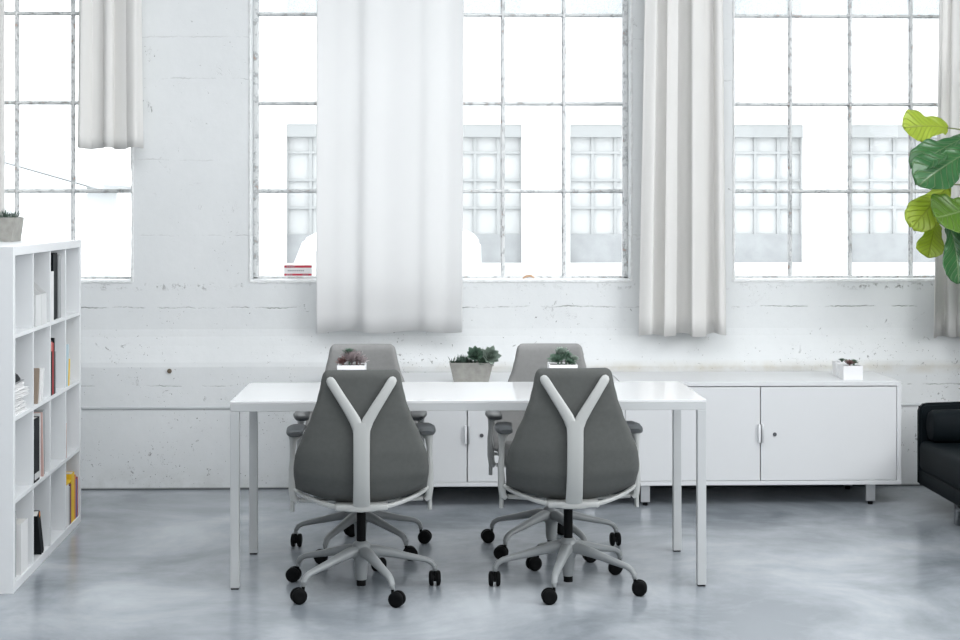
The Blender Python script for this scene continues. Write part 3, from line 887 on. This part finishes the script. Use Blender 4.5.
cubepot(-.362, 6.80, DZ, .122, .106, 'white square pot of reddish succulents on the desk behind the left chair back',
        [(.0, .0, .016, .058, 5, (0, -.2, 1), 'succpink'), (-.038, -.02, .008, .034, 4, (-.3, -.2, 1), 'succred'), (.036, -.015, .012, .036, 4, (.3, -.3, 1), 'succpink'), (-.012, .02, .045, .032, 4, (0, 0, 1), 'succ'), (.02, .03, .012, .03, 4, (.2, .2, 1), 'succred')], 3)
cubepot(.557, 6.80, DZ, .124, .106, 'white square pot of pointed green succulents on the desk behind the right chair',
        [(-.004, .0, .045, .034, 5, (0, -.2, 1), 'succpale'), (-.02, -.02, .014, .046, 5, (-.3, -.3, 1), 'succ'), (.018, .012, .022, .040, 5, (.1, 0, 1), 'succ'), (.050, -.02, .020, .022, 5, (.3, -.2, 1), 'succpale'), (.03, -.03, .006, .030, 4, (.2, -.4, 1), 'succ')], 13)
cubepot(2.205, 8.205, CZ1, .105, .075, 'small white square pot with a dark reddish succulent on the cabinet, front one of two',
        [(-.008, -.01, .006, .030, 4, (0, -.2, 1), 'succred'), (.02, .01, .010, .026, 4, (.2, 0, 1), 'succ')], 23, group='pots on the cabinet')
cubepot(2.20, 8.36, CZ1, .085, .078, 'small white square pot with tiny green sprig, rear of two on the cabinet',
        [(.0, .0, .004, .020, 4, (0, 0, 1), 'succ'), (.02, -.01, .002, .016, 3, (.3, 0, 1), 'succpale')], 33, group='pots on the cabinet')

# ------------------------------------------------------------------ bookcase
SA = math.atan2(.057, 1.455)
SH, SL, SD = 1.395, 1.455, .39
SO = Vector((-1.696, 6.315, 0))
case = empty('bookcase', SO, SA, 'white open bookcase of sixteen cubbies at the left edge of the room', 'bookcase')
T, t = .036, .016
cellL, cellH = (SL-2*T-3*t)/4, (SH-2*T-3*t)/4
boxobj('top_board', (-SD, 0, 0, SL, SH-T, SH), M['shelf'], case, .001)
boxobj('bottom_board', (-SD, 0, 0, SL, 0, T), M['shelf'], case, .001)
boxobj('side_panel', (-SD, 0, 0, T, T, SH-T), M['shelf'], case, .001)
boxobj('side_panel', (-SD, 0, SL-T, SL, T, SH-T), M['shelf'], case, .001)
def cs(c): return T+c*(cellL+t)         # near edge of column c
def rz(r): return T+(3-r)*(cellH+t)     # floor of row r (0 = top)
for r in range(3): boxobj('shelf', (-SD+.004, -.001, T, SL-T, rz(r)-t, rz(r)), M['shelf'], case, .0008)
for c in range(3):
    for r in range(4):
        boxobj('divider', (-SD+.004, -.001, cs(c)+cellL, cs(c)+cellL+t, rz(r), rz(r)+cellH), M['shelf'], case, .0008)
Ms = Matrix.Translation(SO) @ Matrix.Rotation(SA, 4, 'Z')

def book(c, r, off, th, h, d, m, label, inset=.006, lean=0, cat='book', name='book', pages=True, spine=None, extra=None, group=None):
    """book standing in cubby (c, r): off from the near wall of the cubby, spine towards the room"""
    p = Ms @ Vector((-inset, cs(c)+off, rz(r)))
    e = empty(name, p, SA, label, cat, group or {'book': 'books in the bookcase', 'binder': 'binders in the bookcase', 'folder': 'folders in the bookcase'}.get(cat))
    e.rotation_euler = (R(lean), 0, SA)
    bm = B(); q = .002 if th > .008 else .001
    box(bm, -d, 0, 0, q, 0, h); box(bm, -d, 0, th-q, th, 0, h); box(bm, -q, 0, q, th-q, 0, h, 0)
    link('cover', bm, m, e, smooth=False)
    if pages:
        boxobj('pages', (-d+.003, -q-.0005, q, th-q, .003, h-.003), matc('paper', (.72, .71, .68)), e, 0, smooth=False)
    if extra:
        for (a, b, mm) in extra:
            boxobj('spine_label', (-.0005, .0008, .002, th-.002, a*h, b*h), mm, e, 0, smooth=False)
    return e
w1 = matc('book_white', (.78, .78, .78)); M['book_black'] = mat('book_black', (.008, .010, .012), .6, spec=.15); blk = M['book_black']; gry = matc('book_grey', (.35, .36, .37))
red = matc('book_red', (.42, .05, .05)); yel = matc('book_yellow', (.80, .52, .02)); org = matc('book_orange', (.75, .25, .04))
brn = matc('book_brown', (.28, .22, .17)); pnk = matc('book_pink', (.62, .42, .38)); blu = matc('book_blue', (.05, .12, .38)); mar = matc('book_maroon', (.20, .03, .05)); grn = matc('book_green', (.1, .3, .12)); pbl = matc('book_pale_blue', (.5, .62, .68)); pkr = matc('label_salmon', (.75, .25, .22))

def magfile(c, r, off, th, label):
    p = Ms @ Vector((-.004, cs(c)+off, rz(r)))
    e = empty('magazine_file', p, SA, label, 'magazine file', 'white magazine files')
    bm = B(); q = .002; d, hf, hb = .25, .135, .30
    pts = [(0, 0), (0, hf), (-.16, hb-.02), (-.17, hb), (-d, hb), (-d, 0)]
    for yy in (0, th-q):
        prism(bm, pts, 'y', yy, yy+q)
    box(bm, -q, 0, q, th-q, 0, hf); box(bm, -d, -d+q, q, th-q, 0, hb); box(bm, -d, 0, q, th-q, 0, q)
    link('case', bm, matc('file_white', (.66, .67, .67)), e, smooth=False)
    boxobj('papers', (-d+.01, -.02, .008, th-.008, q, hf-.02), matc('paper', (.72, .71, .68)), e, 0, smooth=False)
# row 1 (top)
magfile(1, 0, .050, .110, 'white magazine file in the top row of the bookcase, nearer of the pair')
magfile(1, 0, .165, .110, 'white magazine file in the top row of the bookcase, farther of the pair')
book(2, 0, .010, .060, .225, .20, w1, 'white ring binder beside the tall black one in the top row', .002, name='binder', cat='binder')
book(2, 0, .105, .058, .305, .24, blk, 'tall black binder in the top row, nearer of two', .012, name='binder', cat='binder')
book(2, 0, .166, .058, .305, .24, blk, 'tall black binder in the top row, farther of two', .016, name='binder', cat='binder')
book(2, 0, .228, .055, .295, .22, gry, 'tall grey folder beside the black binders in the top row', .012, name='folder', cat='folder')
# row 2
p = Ms @ Vector((-.012, cs(0)+.05, rz(1)))
zz = 0.
for k, (hh, tl) in enumerate(((.034, 0), (.030, 6), (.032, -5), (.030, 4))):
    pp = p+Vector((0, 0, zz))
    e = empty('paper_stack', pp, SA+R(tl*.6), ['sheaf of white paper at the foot of the stack in the second row', 'second sheaf of white paper from the bottom of the stack in the second row', 'third sheaf of white paper from the bottom of the stack in the second row', 'uppermost sheaf of white paper in the second row stack'][k], 'paper stack', 'paper stacks')
    bm = B()
    for q in range(6):
        box(bm, -.24-.003*(q % 2), -.004*((q*7) % 3), .0, .21, q*hh/6, (q+.82)*hh/6)
    link('sheets', bm, w1, e, smooth=False)
    boxobj('cover_sheet', (-.24, 0, 0, .21, hh-.0012, hh), gry if k % 2 else w1, e, 0, smooth=False)
    zz += hh
bm = B(); prism(bm, [(-.16, 0), (-.01, 0), (-.03, .03), (-.08, .045), (-.14, .035)], 'y', .03, .17)
bmesh.ops.bevel(bm, geom=bm.edges[:], offset=.006, segments=2, affect='EDGES')
tag(link('camera_case', bm, blk, loc=p+Vector((0, 0, zz)), rotz=SA), 'small dark pouch lying on top of the paper stack in the bookcase', 'pouch')
book(1, 1, .08, .020, .155, .12, brn, 'short brown book leaning in the second row of the bookcase', .004, -12)
book(1, 1, .125, .025, .15, .12, w1, 'short white book leaning beside the brown one', .004, -14)
book(1, 1, .168, .020, .15, .12, w1, 'short white book leaning, farthest of three in its cubby', .004, -17)
book(2, 1, .020, .024, .25, .18, blk, 'black book with a salmon label in the second row', .004, 0, extra=[(.80, .97, pkr)])
book(2, 1, .055, .024, .235, .18, red, 'red book in the second row between black ones', .004, 0)
book(2, 1, .085, .018, .255, .18, blk, 'thin black book right beside the red one', .004, 0)
book(2, 1, .112, .020, .19, .16, gry, 'grey book with pale pages beyond the red one', .004, 0)
book(3, 1, .035, .018, .20, .17, pbl, 'pale blue book leaning in the far cubby of the second row', .003, -7)
book(3, 1, .062, .030, .13, .14, yel, 'short yellow book leaning in the far cubby of the second row', .003, -7)
# row 3
book(1, 2, .035, .10, .275, .22, blk, 'thick black binder with a silver label in the third row', .006, 0, name='binder', cat='binder', extra=[(.04, .14, matc('label_silver', (.6, .6, .6)))])
book(1, 2, .145, .012, .285, .20, w1, 'thin white book standing beside the thick black binder', .006, 0)
book(1, 2, .205, .014, .285, .20, pnk, 'thin pale pink book leaning in the third row', .004, 6)
book(1, 2, .235, .040, .285, .19, gry, 'grey folder behind the pink book in the third row', .012, 0, name='folder', cat='folder')
book(3, 2, .006, .012, .165, .16, pnk, 'thin pink book alone in the far cubby of the third row', .002, 0)
# row 4
book(0, 3, .13, .13, .21, .25, w1, 'white document box in the near cubby of the bottom row', .006, 0, name='document_box', cat='box', pages=True)
book(0, 3, .07, .035, .27, .12, gry, 'grey folder standing before the white document box', .02, 0, name='folder', cat='folder')
book(1, 3, .165, .045, .20, .16, blk, 'black book leaning in the bottom row', .004, 24)
book(1, 3, .20, .022, .205, .16, blk, 'black book with a brown edge leaning behind the other', .004, 24, extra=[(.9, 1., org)])
specs = [(.008, .040, .20, w1, 'white book in the bottom far cubby, nearest of the row', 0), (.050, .038, .20, w1, 'second white book in the bottom far cubby', 0),
         (.090, .030, .185, gry, 'grey book between white and maroon ones in the bottom far cubby', 0), (.122, .028, .19, mar, 'maroon book in the bottom far cubby', 0),
         (.152, .075, .235, yel, 'tall yellow book in the bottom far cubby', 0), (.229, .032, .215, org, 'orange book next to the tall yellow one', 0),
         (.262, .026, .19, blu, 'blue book in the bottom far cubby', 0), (.290, .026, .195, red, 'red book, farthest in the bottom far cubby', 0)]
for off, th, h, m_, lb, ln in specs: book(3, 3, off, th, h, .17, m_, lb, .006, ln)
p = Ms @ Vector((-.004, cs(3)+.008, rz(3)+.2022))
e = empty('magazine', p, SA, 'yellow magazine lying flat across the white books in the bottom far cubby', 'magazine')
boxobj('cover', (-.20, 0, 0, .138, 0, .008), yel, e, 0, smooth=False)

# ------------------------------------------------------------------ sofa
SX, SY1 = 2.518, 8.075
sofa = empty('sofa', (SX, SY1, 0), label='low navy black leather sofa at the right edge of the picture', cat='sofa')
LN = 1.75
bm = B(); box(bm, 0, .82, -LN, 0, .135, .225, .022, 3); link('base', bm, M['leather'], sofa)
def arm_panel(bm, y0, y1):
    prism(bm, [(0.0, .135), (0.0, .535), (.012, .555), (.035, .562), (.86, .585), (.86, .135)], 'y', y0, y1)
bm = B(); arm_panel(bm, -.052, 0)
bmesh.ops.bevel(bm, geom=bm.edges[:], offset=.012, segments=3, affect='EDGES'); link('arm', bm, M['leather'], sofa)
bm = B(); arm_panel(bm, -LN, -LN+.052)
bmesh.ops.bevel(bm, geom=bm.edges[:], offset=.012, segments=3, affect='EDGES'); link('arm', bm, M['leather'], sofa)
bm = B(); box(bm, .80, .88, -LN, 0, .135, .59, .02, 3); link('back', bm, M['leather'], sofa)
for k in range(2):
    y1 = -.055-k*(LN-.11)/2; y0 = y1-(LN-.11)/2+.004
    bm = B(); vs = box(bm, -.010, .78, y0, y1, .215, .372, .035, 4)
    link('seat_cushion', bm, M['leather'], sofa)
for (y0, y1) in ((-.20, -.056), (-LN+.056, -LN+.20)):
    bm = B(); c_ = (y0+y1)/2
    sweep(bm, [(.025, c_, .455), (.031, c_, .455), (.05, c_, .455), (.15, c_, .455), (.45, c_, .458), (.70, c_, .455), (.745, c_, .455), (.752, c_, .455)], [.045, .06, .069, .072, .073, .07, .06, .04], [.055, .07, .083, .086, .086, .084, .07, .05], n=20, power=2.6)
    link('bolster', bm, M['leather'], sofa)
bm = B(); box(bm, .62, .79, -LN+.21, -.21, .372, .58, .05, 4); link('back_cushion', bm, M['leather'], sofa)
for (lx, ly) in ((.050, -.52), (.78, -.52), (.045, -LN+.5), (.78, -LN+.5)):
    bm = B(); box(bm, lx-.022, lx+.022, ly-.022, ly+.022, 0, .112, .003); link('leg', bm, M['chrome'], sofa)

for o_ in sofa.children:
    if not o_.name.startswith('leg'): o_.location.z = -.026
# ------------------------------------------------------------------ fiddle leaf fig
FX, FYp = 3.06, 8.34
fig = empty('potted_fig_tree', (FX, FYp, 0), label='fiddle leaf fig reaching in from the right above the sofa', cat='plant')
bm = B(); lathe(bm, [(.12, 0), (.15, .15), (.165, .32), (.155, .33), (.15, .30)], n=28); link('pot', bm, M['basket'], fig)
bm = B(); lathe(bm, [(.14, .28), (.14, .298)], n=24); link('soil', bm, M['soil'], fig)
bm = B()
sweep(bm, [(0, 0, .28), (.02, -.02, .8), (-.03, -.03, 1.2), (-.10, -.04, 1.5), (-.13, -.05, 1.8), (-.10, -.05, 2.05), (-.08, -.05, 2.3)], [.022, .02, .018, .016, .013, .010, .006], [.022, .02, .018, .016, .013, .010, .006], n=10)
link('trunk', bm, M['wood'], fig)

def fig_leaf(base, tip, nrm, width, mm, curl=-.12, fold=.25, wave=.05, seed=0, twist=0.):
    """base/tip in fig-local metres"""
    base, tip = Vector(base), Vector(tip); nrm = Vector(nrm).normalized()
    d = tip-base; L = d.length; d.normalize()
    s = d.cross(nrm).normalized(); n = s.cross(d).normalized()
    rr = random.Random(seed); p1, p2 = rr.random()*6, rr.random()*6
    bm, uvl = newuv(); nu, nv = 14, 22
    prof = [(0, .04), (.06, .30), (.16, .50), (.30, .56), (.42, .60), (.58, .82), (.74, 1.0), (.87, .90), (.95, .60), (1, .12)]
    grid = []
    for j in range(nv+1):
        v = j/nv; w = interp(prof, v)*width/2
        row = []
        for i in range(nu+1):
            u = -1+2*i/nu
            z = fold*w*abs(u)**1.3+wave*L*u*u*math.sin(v*9+p1+(1.5 if u > 0 else 0))*.8+curl*L*(v*v-v)*4*.5
            z += .018*L*math.sin(v*22-abs(u)*5)*abs(u)
            e = 1+.04*math.sin(v*25+p2)*abs(u)
            row.append((bm.verts.new(base+d*(L*v)+s*(u*w*e)+n*z), ((u+1)/2, v)))
        grid.append(row)
    for j in range(nv):
        for i in range(nu):
            q = (grid[j][i], grid[j][i+1], grid[j+1][i+1], grid[j+1][i])
            f = bm.faces.new([a[0] for a in q])
            for l, a in zip(f.loops, q): l[uvl].uv = a[1]
    o = link('leaf', bm, M[mm], fig)
    sd = o.modifiers.new('thick', 'SOLIDIFY'); sd.thickness = .0012
    bm = B(); q = base-d*.05
    sweep(bm, bez(base+d*.01, q, trunk_at(base.z-.03), 6), [.004]*7, [.004]*7, n=8)
    link('petiole', bm, matc('petiole_green', (.18, .22, .08)), o)
    return o
TR = [(0, 0, .28), (.02, -.02, .8), (-.03, -.03, 1.2), (-.10, -.04, 1.5), (-.13, -.05, 1.8), (-.10, -.05, 2.05), (-.08, -.05, 2.3)]
def trunk_at(z):
    for a, b in zip(TR, TR[1:]):
        if z <= b[2] or b is TR[-1]:
            t_ = (z-a[2])/(b[2]-a[2]); return Vector(a).lerp(Vector(b), max(0, min(1, t_)))
def W(px, py, Y):     # metres at distance Y for a spot measured off the photo
    k = (px-480)/1557; a = math.atan(45/1557)
    d = Y/(-k*math.sin(a)+math.cos(a)); xc = k*d
    return Vector((xc*math.cos(a)+d*math.sin(a)-FX, Y-FYp, 1.55-(py-208.5)/1557*d))
LV = [((948, 128), (903, 128), 8.20, 8.10, (-.1, -.95, .45), .20, 'figyoung', -.15, .1, .04),
      ((966, 137), (913, 168), 8.15, 7.98, (-.05, -.80, .62), .17, 'fig', -.1, .25, .05),
      ((972, 150), (918, 186), 8.08, 7.92, (-.15, -.88, .46), .25, 'fig', -.12, .25, .04),
      ((948, 186), (912, 228), 8.16, 8.05, (-.2, -.95, .2), .19, 'figyoung', -.1, .2, .05),
      ((978, 205), (936, 218), 8.02, 7.93, (.0, -.85, .5), .26, 'figmid', .1, .2, .04),
      ((936, 222), (928, 258), 8.20, 8.12, (-.3, -.9, .3), .15, 'figyoung', -.1, .3, .05),
      ((948, 222), (958, 284), 8.06, 8.00, (.25, -.88, .42), .23, 'fig', -.15, .3, .06),
      ((962, 200), (990, 262), 8.1, 7.98, (.2, -.9, .2), .24, 'figmid', -.1, .25, .05),
      ((968, 130), (1010, 160), 8.2, 8.0, (.2, -.6, .7), .24, 'fig', -.1, .25, .05),
      ((975, 110), (1020, 70), 8.2, 8.1, (.0, -.8, .6), .22, 'figmid', -.1, .25, .05),
      ((972, 225), (1030, 250), 8.25, 8.2, (.2, -.8, .4), .22, 'fig', -.1, .25, .05),
      ((985, 250), (1000, 310), 8.3, 8.15, (.2, -.9, .2), .20, 'fig', -.1, .25, .05)]
for i, (b, tp, yb_, yt_, nr, w, mm, cu, fo, wa) in enumerate(LV):
    fig_leaf(W(*b, yb_), W(*tp, yt_), nr, w, mm, cu, fo, wa, i)

# ------------------------------------------------------------------ light
wd = bpy.data.worlds.new('overcast'); scn.world = wd; wd.use_nodes = True
bg = wd.node_tree.nodes['Background']
nt = wd.node_tree
tc = nd(nt, 'ShaderNodeTexCoord'); sp = nd(nt, 'ShaderNodeSeparateXYZ'); nt.links.new(tc.outputs['Generated'], sp.inputs[0])
mr = nd(nt, 'ShaderNodeMapRange'); nt.links.new(sp.outputs[2], mr.inputs[0])
cr = nd(nt, 'ShaderNodeMix', data_type='RGBA'); nt.links.new(mr.outputs[0], cr.inputs[0])
cr.inputs[6].default_value = (.98, .99, 1, 1); cr.inputs[7].default_value = (.94, .97, 1, 1)
nt.links.new(cr.outputs[2], bg.inputs[0])
bg.inputs[1].default_value = 3.0

def area(name, loc, rot, sx, sy, power, c=(1, 1, 1)):
    l = bpy.data.lights.new(name, 'AREA'); l.shape = 'RECTANGLE'; l.size = sx; l.size_y = sy; l.energy = power; l.color = c
    o = bpy.data.objects.new(name, l); col.objects.link(o); o.location = loc; o.rotation_euler = rot; return o
area('daylight_back_windows', (.45, YB+.02, 3.05), (R(90), 0, 0), 7.2, 1.6, 12, (.97, .99, 1))
area('added_skylight_fill', (.5, 4.95, ZC-.01), (0, 0, 0), 6.0, 3.5, 50, (.96, .985, 1))  # area lamp in the unseen skylight, added to brighten the room from above
area('daylight_right_windows', (XR-.01, 3.5, 2.4), (R(90), 0, R(90)), 4.9, 2.5, 170, (.96, .985, 1))

# ------------------------------------------------------------------ camera
cam = bpy.data.cameras.new('camera'); co = bpy.data.objects.new('camera', cam); col.objects.link(co)
co.location = (0, 0, 1.55); co.rotation_euler = (R(90), 0, -math.atan(45/1557))
cam.sensor_width = 36; cam.lens = 1557/960*36; cam.shift_y = -111.5/960
cam.clip_start = .05; cam.clip_end = 200
scn.camera = co
vs = scn.view_settings
vs.view_transform = 'Standard'; vs.look = 'None'; vs.exposure = -0.03; vs.gamma = 1; vs.use_curve_mapping = False
